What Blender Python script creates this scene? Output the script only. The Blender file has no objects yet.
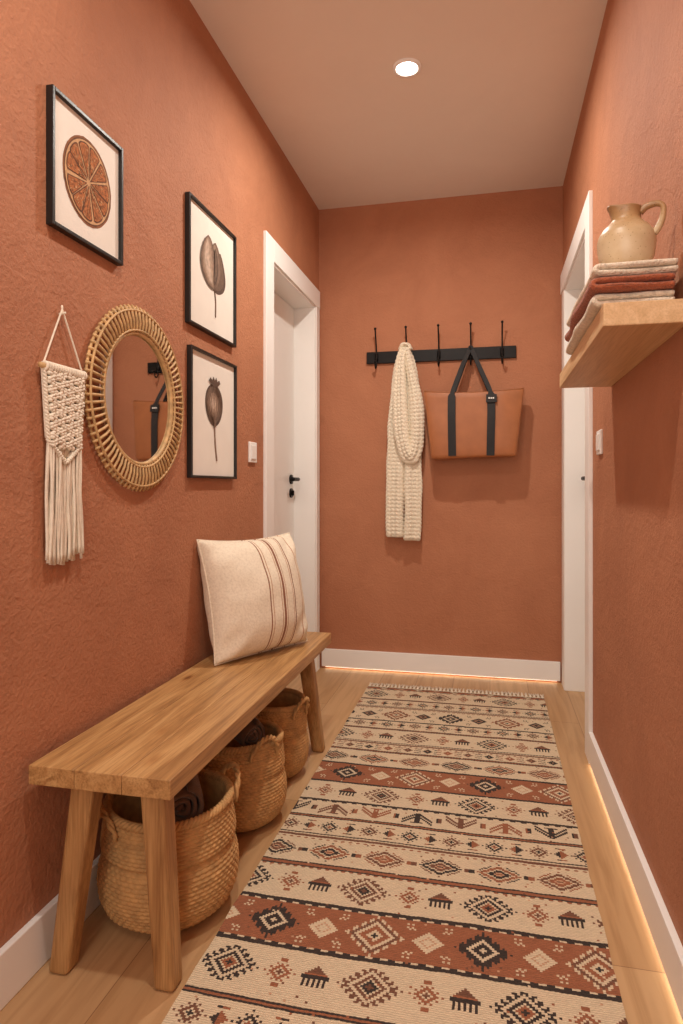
import bpy, bmesh, math, random
from math import sin, cos, pi, sqrt, exp
from mathutils import Vector, Matrix, noise
random.seed(4)
S = bpy.context.scene
COL = S.collection
S.view_settings.view_transform = 'Standard'

# ------------------------------------------------------------------ materials
def lin(c):
    return tuple((x/255/12.92 if x/255 <= .04045 else ((x/255+.055)/1.055)**2.4) for x in c)

def nmat(name):
    m = bpy.data.materials.new(name); m.use_nodes = True
    nt = m.node_tree; b = nt.nodes['Principled BSDF']
    return m, nt, b

def N(nt, typ, **kw):
    n = nt.nodes.new(typ)
    for k, v in kw.items():
        if k.startswith('i_'):
            n.inputs[k[2:].replace('_', ' ')].default_value = v
        else: setattr(n, k, v)
    return n

def ramp(nt, stops, interp='LINEAR'):
    r = nt.nodes.new('ShaderNodeValToRGB'); cr = r.color_ramp; cr.interpolation = interp
    while len(cr.elements) > 1: cr.elements.remove(cr.elements[-1])
    cr.elements[0].position = stops[0][0]; cr.elements[0].color = (*stops[0][1], 1)
    for p, c in stops[1:]:
        e = cr.elements.new(p); e.color = (*c, 1)
    return r

def coords(nt, scale=(1, 1, 1)):
    tc = N(nt, 'ShaderNodeTexCoord'); mp = N(nt, 'ShaderNodeMapping')
    mp.inputs['Scale'].default_value = scale
    nt.links.new(tc.outputs['Object'], mp.inputs['Vector'])
    return mp.outputs['Vector']

def basic(name, c, rough=.6, var=.1, vs=20, bump=0., bs=200, stretch=(1, 1, 1), metal=0., sheen=0., emit=None, es=0., bd=.003):
    m, nt, b = nmat(name); L = nt.links.new
    c = lin(c); v = coords(nt, stretch)
    n = N(nt, 'ShaderNodeTexNoise', i_Scale=vs, i_Detail=5.0); L(v, n.inputs['Vector'])
    r = ramp(nt, [(.3, tuple(x*(1-var) for x in c)), (.7, tuple(min(1, x*(1+var)) for x in c))])
    L(n.outputs['Fac'], r.inputs['Fac']); L(r.outputs['Color'], b.inputs['Base Color'])
    b.inputs['Roughness'].default_value = rough; b.inputs['Metallic'].default_value = metal
    if sheen: b.inputs['Sheen Weight'].default_value = sheen
    if bump:
        n2 = N(nt, 'ShaderNodeTexNoise', i_Scale=bs, i_Detail=3.0); L(v, n2.inputs['Vector'])
        bp = N(nt, 'ShaderNodeBump', i_Strength=bump, i_Distance=bd)
        L(n2.outputs['Fac'], bp.inputs['Height']); L(bp.outputs['Normal'], b.inputs['Normal'])
    if emit:
        b.inputs['Emission Color'].default_value = (*lin(emit), 1); b.inputs['Emission Strength'].default_value = es
    return m

def plaster(name, c1, c2, strength=.6, stroke=1.0, grain=1.0):
    m, nt, b = nmat(name); L = nt.links.new
    v = coords(nt)
    n = N(nt, 'ShaderNodeTexNoise', i_Scale=2.6, i_Detail=9.0, i_Roughness=.68, i_Distortion=.6); L(v, n.inputs['Vector'])
    r = ramp(nt, [(.30, lin(c1)), (.70, lin(c2))]); L(n.outputs['Fac'], r.inputs['Fac'])
    L(r.outputs['Color'], b.inputs['Base Color'])
    b.inputs['Roughness'].default_value = .74
    v2 = coords(nt, (3, 3, 5))
    n2 = N(nt, 'ShaderNodeTexNoise', i_Scale=1.2, i_Detail=2.0, i_Distortion=1.1); L(v2, n2.inputs['Vector'])
    r2 = ramp(nt, [(.47, (0, 0, 0)), (.51, (1, 1, 1)), (.70, (.5, .5, .5))]); L(n2.outputs['Fac'], r2.inputs['Fac'])
    n3 = N(nt, 'ShaderNodeTexNoise', i_Scale=34.0, i_Detail=6.0, i_Roughness=.64); L(v, n3.inputs['Vector'])
    n4 = N(nt, 'ShaderNodeTexNoise', i_Scale=95.0, i_Detail=5.0, i_Roughness=.65); L(v, n4.inputs['Vector'])
    b1 = N(nt, 'ShaderNodeBump', i_Strength=strength*.3*stroke, i_Distance=.007); L(r2.outputs['Color'], b1.inputs['Height'])
    b2 = N(nt, 'ShaderNodeBump', i_Strength=strength*.6, i_Distance=.007); L(n3.outputs['Fac'], b2.inputs['Height']); L(b1.outputs['Normal'], b2.inputs['Normal'])
    b3 = N(nt, 'ShaderNodeBump', i_Strength=min(1, strength*grain*1.3), i_Distance=.0045); L(n4.outputs['Fac'], b3.inputs['Height']); L(b2.outputs['Normal'], b3.inputs['Normal'])
    L(b3.outputs['Normal'], b.inputs['Normal'])
    return m

def wood(name, c1, c2, c3, axis='Y', rough=.5, knots=.8, plank=0., fine=.7):
    m, nt, b = nmat(name); L = nt.links.new
    st = {'Y': (9, .55, 9), 'Z': (9, 9, .55), 'X': (.55, 9, 9)}[axis]
    src = coords(nt, (1, 1, 1))
    if plank:
        sp = N(nt, 'ShaderNodeSeparateXYZ'); L(src, sp.inputs[0])
        dv = N(nt, 'ShaderNodeMath', operation='MULTIPLY_ADD'); L(sp.outputs['X'], dv.inputs[0]); dv.inputs[1].default_value = 1/plank; dv.inputs[2].default_value = 20.5+.072
        fl = N(nt, 'ShaderNodeMath', operation='FLOOR'); L(dv.outputs[0], fl.inputs[0])
        ml = N(nt, 'ShaderNodeMath', operation='MULTIPLY'); L(fl.outputs[0], ml.inputs[0]); ml.inputs[1].default_value = 3.37
        cb = N(nt, 'ShaderNodeCombineXYZ'); L(ml.outputs[0], cb.inputs[2]); L(ml.outputs[0], cb.inputs[1])
        ad = N(nt, 'ShaderNodeVectorMath', operation='ADD'); L(src, ad.inputs[0]); L(cb.outputs[0], ad.inputs[1]); src = ad.outputs[0]
    def sc(vec, s):
        mm_ = N(nt, 'ShaderNodeMapping'); mm_.inputs['Scale'].default_value = s; L(vec, mm_.inputs['Vector']); return mm_.outputs[0]
    v = sc(src, st)
    n = N(nt, 'ShaderNodeTexNoise', i_Scale=2.3, i_Detail=6.0, i_Roughness=.62, i_Distortion=1.6); L(v, n.inputs['Vector'])
    r = ramp(nt, [(.28, lin(c1)), (.5, lin(c2)), (.72, lin(c3))]); L(n.outputs['Fac'], r.inputs['Fac'])
    v2 = sc(src, tuple(a*9 if a > 1 else a*5 for a in st))
    n2 = N(nt, 'ShaderNodeTexNoise', i_Scale=3.0, i_Detail=2.0); L(v2, n2.inputs['Vector'])
    r2 = ramp(nt, [(.35, (.68, .62, .55)), (.55, (1, 1, 1))]); L(n2.outputs['Fac'], r2.inputs['Fac'])
    mx = N(nt, 'ShaderNodeMixRGB', blend_type='MULTIPLY'); mx.inputs[0].default_value = fine
    L(r.outputs['Color'], mx.inputs[1]); L(r2.outputs['Color'], mx.inputs[2])
    out = mx.outputs[0]
    if knots:
        vk = sc(src, (7, 2.6, 7) if axis == 'Y' else (7, 7, 2.6))
        vo = N(nt, 'ShaderNodeTexVoronoi', i_Scale=1.5); L(vk, vo.inputs['Vector'])
        rk = ramp(nt, [(.0, (.18, .10, .05)), (.06, (.4, .26, .16)), (.11, (.8, .7, .6)), (.2, (1, 1, 1))]); L(vo.outputs['Distance'], rk.inputs['Fac'])
        mk = N(nt, 'ShaderNodeMixRGB', blend_type='MULTIPLY'); mk.inputs[0].default_value = knots
        L(out, mk.inputs[1]); L(rk.outputs['Color'], mk.inputs[2]); out = mk.outputs[0]
    L(out, b.inputs['Base Color'])
    b.inputs['Roughness'].default_value = rough
    bp = N(nt, 'ShaderNodeBump', i_Strength=.2*fine, i_Distance=.002); L(n2.outputs['Fac'], bp.inputs['Height']); L(bp.outputs['Normal'], b.inputs['Normal'])
    return m

def floor_mat():
    m, nt, b = nmat('oak_planks'); L = nt.links.new
    tc = N(nt, 'ShaderNodeTexCoord'); mp = N(nt, 'ShaderNodeMapping'); mp.inputs['Rotation'].default_value = (0, 0, pi/2)
    L(tc.outputs['Object'], mp.inputs['Vector'])
    br = N(nt, 'ShaderNodeTexBrick', offset=.37, i_Scale=1.0, i_Mortar_Size=.001, i_Mortar_Smooth=.2, i_Brick_Width=1.5, i_Row_Height=.19, i_Bias=0.0)
    br.inputs['Color1'].default_value = (*lin((204, 167, 124)), 1); br.inputs['Color2'].default_value = (*lin((192, 152, 108)), 1)
    br.inputs['Mortar'].default_value = (*lin((140, 100, 66)), 1)
    L(mp.outputs['Vector'], br.inputs['Vector'])
    v = coords(nt, (22, 1.3, 1)); n = N(nt, 'ShaderNodeTexNoise', i_Scale=1.6, i_Detail=7.0, i_Distortion=1.0); L(v, n.inputs['Vector'])
    r = ramp(nt, [(.3, (.74, .68, .6)), (.6, (1, 1, 1))]); L(n.outputs['Fac'], r.inputs['Fac'])
    mx = N(nt, 'ShaderNodeMixRGB', blend_type='MULTIPLY'); mx.inputs[0].default_value = .75
    L(br.outputs['Color'], mx.inputs[1]); L(r.outputs['Color'], mx.inputs[2]); L(mx.outputs[0], b.inputs['Base Color'])
    b.inputs['Roughness'].default_value = .45
    bp = N(nt, 'ShaderNodeBump', i_Strength=.2, i_Distance=.002); L(n.outputs['Fac'], bp.inputs['Height']); L(bp.outputs['Normal'], b.inputs['Normal'])
    return m

M_wall = plaster('terracotta_plaster', (170, 111, 79), (190, 129, 94), .66, .62)
M_wallb = plaster('terracotta_plaster_fine', (172, 111, 79), (188, 126, 92), .56, .6)
M_ceil = plaster('ceiling_paint', (232, 219, 206), (236, 224, 211), .04, .1)
M_floor = floor_mat()
M_white = basic('white_paint', (247, 246, 243), .45, .015, 4, .04, 300)
M_door = basic('white_door_paint', (242, 240, 236), .4, .015, 3, .03, 200)
M_black = basic('black_metal', (26, 24, 24), .42, .15, 30, .05, 400, metal=.6)
M_blackframe = basic('black_wood_frame', (24, 22, 21), .4, .15, 30, .1, 200)
M_paper = basic('art_paper', (240, 235, 225), .8, .02, 15, .05, 500)
M_oak = wood('bench_oak', (142, 102, 60), (188, 144, 92), (212, 172, 118), 'Y', .42, .9, .1075)
M_oakleg = wood('leg_oak', (150, 107, 64), (182, 138, 88), (204, 162, 108), 'Z', .5, .4)
M_shelf = wood('shelf_oak', (204, 166, 118), (220, 184, 138), (232, 200, 156), 'Y', .5, 0, 0, .35)
M_rattan = basic('rattan', (196, 160, 110), .55, .28, 50, .15, 150)
M_seagrass = basic('seagrass', (194, 150, 96), .8, .22, 40, .5, 260)
M_cord = basic('cotton_cord', (236, 225, 206), .9, .07, 60, .5, 500)
M_knit = basic('cream_wool', (238, 226, 204), .95, .06, 80, .6, 600, sheen=.2)
M_tan = basic('tan_leather', (164, 100, 58), .5, .1, 14, .25, 350)
M_strap = basic('black_webbing', (30, 28, 29), .7, .15, 60, .3, 500)
M_twcream = basic('cream_textile', (234, 220, 198), .95, .14, 90, 1., 220, sheen=.2, bd=.006)
M_twrust = basic('rust_textile', (164, 88, 56), .95, .2, 90, 1., 220, sheen=.2, bd=.006)
M_brown = basic('brown_felt', (104, 76, 56), .95, .15, 30, .5, 300, sheen=.2)
M_dowel = basic('dowel_wood', (196, 158, 108), .6, .12, 30, .1, 100)
mm, nt_, b_ = nmat('mirror_glass'); b_.inputs['Metallic'].default_value = 1; b_.inputs['Roughness'].default_value = .02; b_.inputs['Base Color'].default_value = (.74, .72, .70, 1)
M_mirror = mm
M_led = basic('led_strip_light', (255, 240, 215), .5, 0, 5, emit=(255, 240, 212), es=4.2)
M_lamp = basic('downlight_lens', (255, 245, 230), .5, 0, 5, emit=(255, 246, 232), es=60.)
def ceramic():
    m, nt, b = nmat('mottled_stoneware'); L = nt.links.new
    v = coords(nt); sp = N(nt, 'ShaderNodeSeparateXYZ'); L(v, sp.inputs[0])
    n = N(nt, 'ShaderNodeTexNoise', i_Scale=22., i_Detail=6., i_Roughness=.65); L(v, n.inputs['Vector'])
    ad = N(nt, 'ShaderNodeMath', operation='MULTIPLY_ADD'); L(n.outputs['Fac'], ad.inputs[0]); ad.inputs[1].default_value = .08; L(sp.outputs['Z'], ad.inputs[2])
    r = ramp(nt, [(0.02, lin((180, 150, 110))), (.08, lin((212, 192, 158))), (.12, lin((196, 172, 134))), (.15, lin((176, 142, 100))), (.19, lin((150, 112, 74)))]); L(ad.outputs[0], r.inputs['Fac'])
    vo = N(nt, 'ShaderNodeTexVoronoi', i_Scale=150.); L(v, vo.inputs['Vector'])
    rs = ramp(nt, [(.12, (.40, .30, .22)), (.20, (1, 1, 1))]); L(vo.outputs['Distance'], rs.inputs['Fac'])
    mx = N(nt, 'ShaderNodeMixRGB', blend_type='MULTIPLY'); mx.inputs[0].default_value = .6; L(r.outputs['Color'], mx.inputs[1]); L(rs.outputs['Color'], mx.inputs[2])
    L(mx.outputs[0], b.inputs['Base Color']); b.inputs['Roughness'].default_value = .4
    return m
M_ceramic = ceramic()

# ------------------------------------------------------------------ mesh builder
class MB:
    def __init__(s): s.v = []; s.f = []; s.mi = []
    def face(s, idx, mi=0): s.f.append(tuple(idx)); s.mi.append(mi)
    def box(s, x0, x1, y0, y1, z0, z1, mi=0):
        o = len(s.v)
        s.v += [Vector(p) for p in [(x0,y0,z0),(x1,y0,z0),(x1,y1,z0),(x0,y1,z0),(x0,y0,z1),(x1,y0,z1),(x1,y1,z1),(x0,y1,z1)]]
        for q in [(0,3,2,1),(4,5,6,7),(0,1,5,4),(1,2,6,5),(2,3,7,6),(3,0,4,7)]: s.face([o+i for i in q], mi)
    def hexa(s, bot, top, mi=0):
        o = len(s.v); s.v += [Vector(p) for p in list(bot)+list(top)]
        for q in [(0,3,2,1),(4,5,6,7),(0,1,5,4),(1,2,6,5),(2,3,7,6),(3,0,4,7)]: s.face([o+i for i in q], mi)
    def grid(s, fn, nu, nv, wu=False, wv=False, mi=0):
        o = len(s.v)
        for j in range(nv):
            for i in range(nu): s.v.append(Vector(fn(i, j)))
        for j in range(nv if wv else nv-1):
            for i in range(nu if wu else nu-1):
                a = o+j*nu+i; b = o+j*nu+(i+1) % nu; c = o+((j+1) % nv)*nu+(i+1) % nu; d = o+((j+1) % nv)*nu+i
                s.face((a, b, c, d), mi)
        return o
    def tube(s, pts, r, n=8, closed=False, caps=True, mi=0):
        pts = [Vector(p) for p in pts]; m = len(pts)
        if not hasattr(r, '__len__'): r = [r]*m
        T = []
        for i in range(m):
            if closed: t = pts[(i+1) % m]-pts[i-1]
            else: t = pts[min(i+1, m-1)]-pts[max(i-1, 0)]
            T.append(t.normalized() if t.length > 1e-9 else Vector((0, 0, 1)))
        up = Vector((0, 0, 1)) if abs(T[0].z) < .9 else Vector((0, 1, 0))
        nrm = T[0].cross(up).normalized(); o = len(s.v)
        for i in range(m):
            nrm = (nrm - T[i]*nrm.dot(T[i])).normalized(); bn = T[i].cross(nrm)
            for k in range(n):
                a = 2*pi*k/n; s.v.append(pts[i]+(nrm*cos(a)+bn*sin(a))*r[i])
        for i in range(m if closed else m-1):
            for k in range(n):
                j = (i+1) % m
                s.face((o+i*n+k, o+i*n+(k+1) % n, o+j*n+(k+1) % n, o+j*n+k), mi)
        if caps and not closed:
            s.face([o+k for k in range(n)][::-1], mi); s.face([o+(m-1)*n+k for k in range(n)], mi)
    def lathe(s, prof, c, n=48, mi=0):
        c = Vector(c)
        return s.grid(lambda i, j: c+Vector((prof[j][0]*cos(2*pi*i/n), prof[j][0]*sin(2*pi*i/n), prof[j][1])), n, len(prof), wu=True, mi=mi)
    def poly(s, pts, mi=0):
        o = len(s.v); s.v += [Vector(p) for p in pts]; s.face(range(o, o+len(pts)), mi)

def finish(o, label, cat, **kw):
    o['label'] = label; o['category'] = cat
    for k, v in kw.items(): o[k] = v
    return o

def empty(name, loc, label, cat, **kw):
    e = bpy.data.objects.new(name, None); e.location = loc; e.empty_display_size = .05
    COL.objects.link(e); return finish(e, label, cat, **kw)

def make(name, mb, mats, parent=None, origin=None, smooth=False, bevel=0., seg=2, label=None, merge=False, matrix=None):
    org = Vector(parent.location) if parent else (Vector(origin) if origin else Vector((0, 0, 0)))
    me = bpy.data.meshes.new(name)
    if matrix is None: vs = [tuple(v-org) for v in mb.v]
    else: vs = [tuple(v) for v in mb.v]
    me.from_pydata(vs, [], mb.f)
    if not isinstance(mats, (list, tuple)): mats = [mats]
    for m in mats: me.materials.append(m)
    if len(mats) > 1: me.polygons.foreach_set('material_index', mb.mi)
    bm = bmesh.new(); bm.from_mesh(me)
    if merge: bmesh.ops.remove_doubles(bm, verts=bm.verts, dist=1e-5)
    bmesh.ops.recalc_face_normals(bm, faces=bm.faces)
    bm.to_mesh(me); bm.free()
    if smooth: me.polygons.foreach_set('use_smooth', [True]*len(me.polygons))
    me.update()
    o = bpy.data.objects.new(name, me); COL.objects.link(o)
    if parent: o.parent = parent
    elif matrix is not None: o.matrix_world = matrix
    else: o.location = org
    if bevel:
        b = o.modifiers.new('bevel', 'BEVEL'); b.width = bevel; b.segments = seg; b.limit_method = 'ANGLE'
    if label: o['label'] = label
    return o

def struct(name, mb, mat, bevel=0., **kw):
    o = make(name, mb, mat, bevel=bevel, **kw); o['kind'] = 'structure'; return o

def spline(pts, n):
    pts = [Vector(p) for p in pts]; P = [pts[0]*2-pts[1]]+pts+[pts[-1]*2-pts[-2]]; out = []
    m = len(pts)-1
    for k in range(n):
        t = k/(n-1)*m; i = min(int(t), m-1); f = t-i
        a, b, c, d = P[i:i+4]
        out.append(.5*((2*b)+(c-a)*f+(2*a-5*b+4*c-d)*f*f+(3*b-a-3*c+d)*f**3))
    return out

# ------------------------------------------------------------------ room
XL, XR, YB, YF, ZC = -.955, .374, 3.60, -1.0, 2.62
TW = .22
mb = MB(); mb.box(XL-TW, XL, YF, 2.77, 0, ZC); mb.box(XL-TW, XL, 3.50, YB, 0, ZC); mb.box(XL-TW, XL, 2.77, 3.50, 2.045, ZC); mb.box(XL-TW, XL-TW+.05, 2.77, 3.5, 0, 2.045)
struct('wall_left', mb, M_wall)
mb = MB(); mb.box(XR, XR+TW, YF, 2.67, 0, ZC); mb.box(XR, XR+TW, 3.48, YB, 0, ZC); mb.box(XR, XR+TW, 2.67, 3.48, 2.045, ZC); mb.box(XR+TW-.05, XR+TW, 2.67, 3.48, 0, 2.045)
struct('wall_right', mb, M_wall)
mb = MB(); mb.box(XL-TW, XR+TW, YB, YB+.15, 0, ZC); struct('wall_back', mb, M_wallb)
mb = MB(); mb.box(XL-TW, XR+TW, YF-.15, YF, 0, ZC); struct('wall_front', mb, M_wallb)
mb = MB(); mb.box(XL-TW, XR+TW, YF-.15, YB+.15, -.12, 0); struct('floor', mb, M_floor)
mb = MB(); mb.box(XL-TW, XR+TW, YF-.15, YB+.15, ZC, ZC+.12); struct('ceiling', mb, M_ceil)
BH = .112
mb = MB(); mb.box(XL, XL+.016, YF, 2.658, 0, BH); struct('baseboard_left', mb, M_white, bevel=.003)
mb = MB(); mb.box(XL+.02, XR-.014, YB-.018, YB, .013, BH); struct('baseboard_back', mb, M_white, bevel=.002)
mb = MB(); mb.box(XR-.016, XR, YF, 2.568, .013, BH+.008); struct('baseboard_right', mb, M_white, bevel=.002)
mb = MB(); mb.box(XL+.04, XR-.03, YB-.009, YB-.001, .0102, .0128)
finish(make('light_strip', mb, M_led, origin=(-.29, YB-.004, .0102)), 'warm glowing light strip under the baseboard at the end wall', 'light strip')
mb = MB(); mb.box(XR-.010, XR-.001, YF+.02, 2.56, .0098, .0128)
finish(make('light_strip', mb, M_led, origin=(XR-.006, .8, .0098)), 'warm glowing light strip under the long baseboard beside the runner', 'light strip')
mb = MB()
mb.box(XL, XL+.015, 2.66, 2.765, 0, 2.14); mb.box(XL, XL+.012, 3.505, 3.570, 0, 2.14); mb.box(XL, XL+.015, 2.765, 3.570, 2.04, 2.14)
mb.box(XL-.17, XL+.006, 2.755, 2.775, 0, 2.045); mb.box(XL-.17, XL+.006, 3.49, 3.51, 0, 2.045); mb.box(XL-.17, XL+.006, 2.775, 3.49, 2.03, 2.05)
struct('trim_1', mb, M_white, bevel=.002)
mb = MB()
mb.box(XR-.015, XR, 2.57, 2.675, 0, 2.14); mb.box(XR-.008, XR, 3.475, 3.575, 0, 2.14); mb.box(XR-.015, XR, 2.675, 3.575, 2.04, 2.14)
mb.box(XR-.005, XR+.17, 2.665, 2.685, 0, 2.045); mb.box(XR-.005, XR+.17, 3.465, 3.485, 0, 2.045); mb.box(XR-.005, XR+.17, 2.685, 3.465, 2.03, 2.05)
struct('trim_2', mb, M_white, bevel=.002)

def lever(parent, x, y, z, sx, dy):
    mb = MB()
    def disc(r, x0, x1, zc):
        mb.grid(lambda i, j: (x0+(x1-x0)*[0, 0, 1, 1][j], y+[0, r, r, 0][j]*cos(2*pi*i/24), zc+[0, r, r, 0][j]*sin(2*pi*i/24)), 24, 4, wu=True)
    disc(.026, x, x+sx*.009, z)
    mb.tube(spline([(x, y, z), (x+sx*.035, y, z), (x+sx*.047, y+dy*.012, z), (x+sx*.048, y+dy*.06, z), (x+sx*.046, y+dy*.115, z)], 16), .0105, 10)
    make('handle', mb, M_black, parent=parent, smooth=True, label='black lever handle', merge=True)
    mb = MB(); z2 = z-.075
    disc(.026, x, x+sx*.008, z2)
    mb.box(min(x, x+sx*.020), max(x, x+sx*.020), y-.004, y+.004, z2-.014, z2+.014)
    make('keyhole_cover', mb, M_black, parent=parent, label='black round keyhole cover')

d1 = bpy.data.objects.new('door_1', None); d1.location = (XL-.14, 3.13, 0); COL.objects.link(d1); d1['kind'] = 'structure'
mb = MB(); mb.box(XL-.155, XL-.115, 2.777, 3.489, .006, 2.028); make('door_leaf', mb, M_door, parent=d1, bevel=.002)
lever(d1, XL-.115, 3.425, 1.075, 1, -1)
d2 = bpy.data.objects.new('door_2', None); d2.location = (XR+.14, 3.07, 0); COL.objects.link(d2); d2['kind'] = 'structure'
mb = MB(); mb.box(XR+.12, XR+.16, 2.687, 3.464, .006, 2.028); make('door_leaf', mb, M_door, parent=d2, bevel=.002)
lever(d2, XR+.12, 3.40, 1.075, -1, -1)

def switch(x, y, z, sx, lab):
    e = empty('light_switch', (x, y, z), lab, 'light switch', group='light switches')
    mb = MB(); mb.box(min(x, x+sx*.009), max(x, x+sx*.009), y-.041, y+.041, z-.042, z+.042); make('switch_plate', mb, M_white, parent=e, bevel=.003)
    mb = MB(); a, b = sorted((x+sx*.009, x+sx*.013)); mb.box(a, b, y-.028, y+.028, z-.029, z+.029); make('rocker', mb, M_door, parent=e, bevel=.002)
switch(XL, 2.52, 1.175, 1, 'white square light switch beside the white door frame near the prints')
switch(XR, 2.39, 1.187, -1, 'white square light switch beside the doorway under the shelf')

LC = (1, .925, .82)
def downlight(x, y, lab, power):
    e = empty('downlight', (x, y, ZC), lab, 'ceiling light', group='recessed ceiling lights')
    mb = MB(); mb.lathe([(.038, -.002), (.040, -.008), (.052, -.007), (.054, 0)], (x, y, ZC), 40); make('trim_ring', mb, M_white, parent=e, smooth=True)
    mb = MB(); mb.lathe([(.0, -.003), (.038, -.003), (.039, -.001)], (x, y, ZC), 32); make('lens', mb, M_lamp, parent=e)
    l = bpy.data.lights.new('downlight_lamp', 'AREA'); l.shape = 'DISK'; l.size = .07; l.energy = power; l.color = LC; l.spread = math.radians(170)
    o = bpy.data.objects.new('lamp', l); o.location = (0, 0, -.012); COL.objects.link(o); o.parent = e
downlight(-.306, 2.45, 'small round recessed downlight glowing in the ceiling', 17)
downlight(-.29, .85, 'unseen small round downlight added as soft fill over the bench end', 12)  # extra downlight out of view, added for soft fill
downlight(-.29, -.45, 'unseen small round downlight added as soft fill behind the camera', 6)  # another unseen downlight, put in as fill behind the camera
l = bpy.data.lights.new('added_fill_area', 'AREA'); l.shape = 'RECTANGLE'; l.size = 1.1; l.size_y = 1.5; l.energy = 13; l.color = LC; l.spread = math.radians(130)  # unseen area light added behind the camera to even out the hall lighting
o = bpy.data.objects.new('added_fill_panel', l); o.location = (-.29, -.85, 1.45); o.rotation_euler = (math.radians(92), 0, 0); COL.objects.link(o)

# ------------------------------------------------------------------ rug
cell = .0055; nx = 158; RX0 = -.612; RY1 = 3.30
CR, RU, BK, BR, PE = 0, 1, 2, 3, 4
def motifD(x, dy, half, bg=1):
    p = 44; i = int(x//p); dx = (x % p)-p//2; k = abs(dx)+abs(dy)
    e = min(abs(dx-p//2), abs(dx+p//2)); k2 = e+abs(dy)
    if i % 2 == 0:
        if k <= 1: return CR
        if k <= 4: return BK
        if k <= 6: return CR
        if k <= 9: return BK
        if k <= 11 and (abs(dx) % 3 != 1): return BK
    else:
        if k <= 1: return BK
        if k <= 3: return CR
        if k <= 6: return RU
        if k <= 8: return CR
        if k <= 10: return BR
        if k <= 12 and (abs(dx) % 3 != 1): return CR if bg == 1 else RU
    if k2 <= 6: return (CR if bg == 1 else BK) if not (k2 == 3) else PE
    if 13 <= abs(dx) <= 16 and abs(dy) in (7, 8, 10) and (abs(dx)+abs(dy)) % 2: return CR if bg == 1 else BK
    return RU if bg == 1 else CR
def motifE(x, dy, half): return motifD(x+9, dy, half, 0)
def motifM(x, dy, half):
    p = 56; i = int(x//p); xx = x % p; dx = xx-14; k = abs(dx)+abs(dy)
    c = (BK, BR)[i % 2]; c2 = (RU, BK)[i % 2]
    if abs(dx) <= 13:
        if k <= 1: return c
        if k <= 3: return c2
        if k == 4: return CR
        if k in (5, 6): return c
        if k == 8: return CR
        if k == 9: return c
        if k in (10, 11, 12) and abs(abs(dx)-abs(dy)) % 4 < 2 and abs(dy) <= half-1: return c
        return CR
    for cx, cc, ty in ((35, RU, 0), (49, BK, 1)):
        ex = xx-cx; ax = abs(ex)
        if ax <= 6:
            if ty == 0:     # hooked stepped diamond
                kk = ax+abs(dy)
                if kk <= 1: return BR
                if kk == 2: return CR
                if kk in (3, 4): return cc
                if kk == 6 and (ax % 2 == 0): return cc
                if ax <= 1 and abs(dy) in (6, 7): return cc
            else:
                if -1 <= dy <= 0: return BK if ax <= 5 else CR
                if 1 <= dy <= 4: return BK if ax % 2 == 0 and ax <= 5 else CR
                if dy == -2: return RU if ax <= 4 else CR
                if -6 <= dy <= -3: return BR if ax <= 6+dy else CR
    return CR
def motifH(x, dy, half):
    p = 28; i = int(x//p); dx = (x % p)-p//2; ax = abs(dx); k = (ax*2)//3+abs(dy)
    c = (BR, BK, RU)[i % 3]; c2 = (BK, RU, BR)[i % 3]
    if k <= 0: return c2
    if k <= 1: return PE
    if k <= 3: return c
    if k == 4: return CR
    if k <= 6: return c2
    if k == 8 and (ax+abs(dy)) % 3: return c
    if ax >= 12 and abs(dy) <= 1: return c
    return CR
def motifA(x, dy, half):
    p = 24; i = int(x//p); dx = (x % p)-p//2; s = 1 if i % 2 else -1
    c = (BK, BR, RU)[i % 3]; y = dy*s; ax = abs(dx)
    if ax <= 1 and abs(dy) <= 5: return c
    if ax in (y+2, y+3, y+5, y+6) and ax <= 8 and y >= -4: return c
    if ax <= 3 and y == 5: return c
    if ax >= 11 and abs(dy) <= 2: return c
    return CR
def motifT(x, dy, half):
    p = 14; i = int(x//p); dx = (x % p)-7; k = abs(dx)+abs(dy); c = (BK, RU, BR)[i % 3]
    if k == 0: return PE
    if k <= 3: return c
    if abs(dx) >= 5 and abs(dy) in (0, 3): return c
    return CR
def motifQ(x, dy, half):
    p = 22; i = int(x//p); dx = (x % p)-11; k = abs(dx)+abs(dy); c = (BR, BK)[i % 2]; c2 = (BK, RU)[i % 2]
    if k <= 1: return c2
    if k == 2: return CR
    if k in (3, 4): return c
    if k == 6 and abs(dx) % 2 == 0: return c
    e = 11-abs(dx)
    if e+abs(dy) <= 3 or (e <= 2 and abs(dy) == 5): return c2
    return CR
def motifP(x, dy, half):
    p = 16; i = int(x//p); dx = (x % p)-8; k = abs(dx)+abs(dy)
    if k == 0: return BK
    if k <= 3: return CR if i % 2 else PE
    if k == 4: return BK
    if abs(dx) >= 7 and abs(dy) >= 3: return BK
    return RU
def motifB(x, dy, half): return BK if (x//3) % 2 == 0 else CR
def motifR(x, dy, half): return RU if (x//2) % 2 == 0 else CR
l1 = [('S', CR, 1), ('B', 1), ('S', CR, 1)]
l2 = [('S', CR, 2), ('S', BK, 1), ('S', RU, 1), ('S', BK, 1), ('S', CR, 2)]
l3 = [('S', CR, 1), ('R', 1), ('S', CR, 1), ('S', BR, 2), ('S', CR, 1), ('S', BK, 1), ('S', CR, 1)]
near = [('S', BK, 2), ('B', 1), ('D', 25), ('B', 1), ('S', BK, 2), ('S', CR, 2), ('M', 21), ('S', CR, 2)]+l2+[('Q', 13)]+l3+[('H', 19)]+l1+[('T', 7)]+l2+[('M', 21)]+l2+[('P', 9)]+l1
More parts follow.
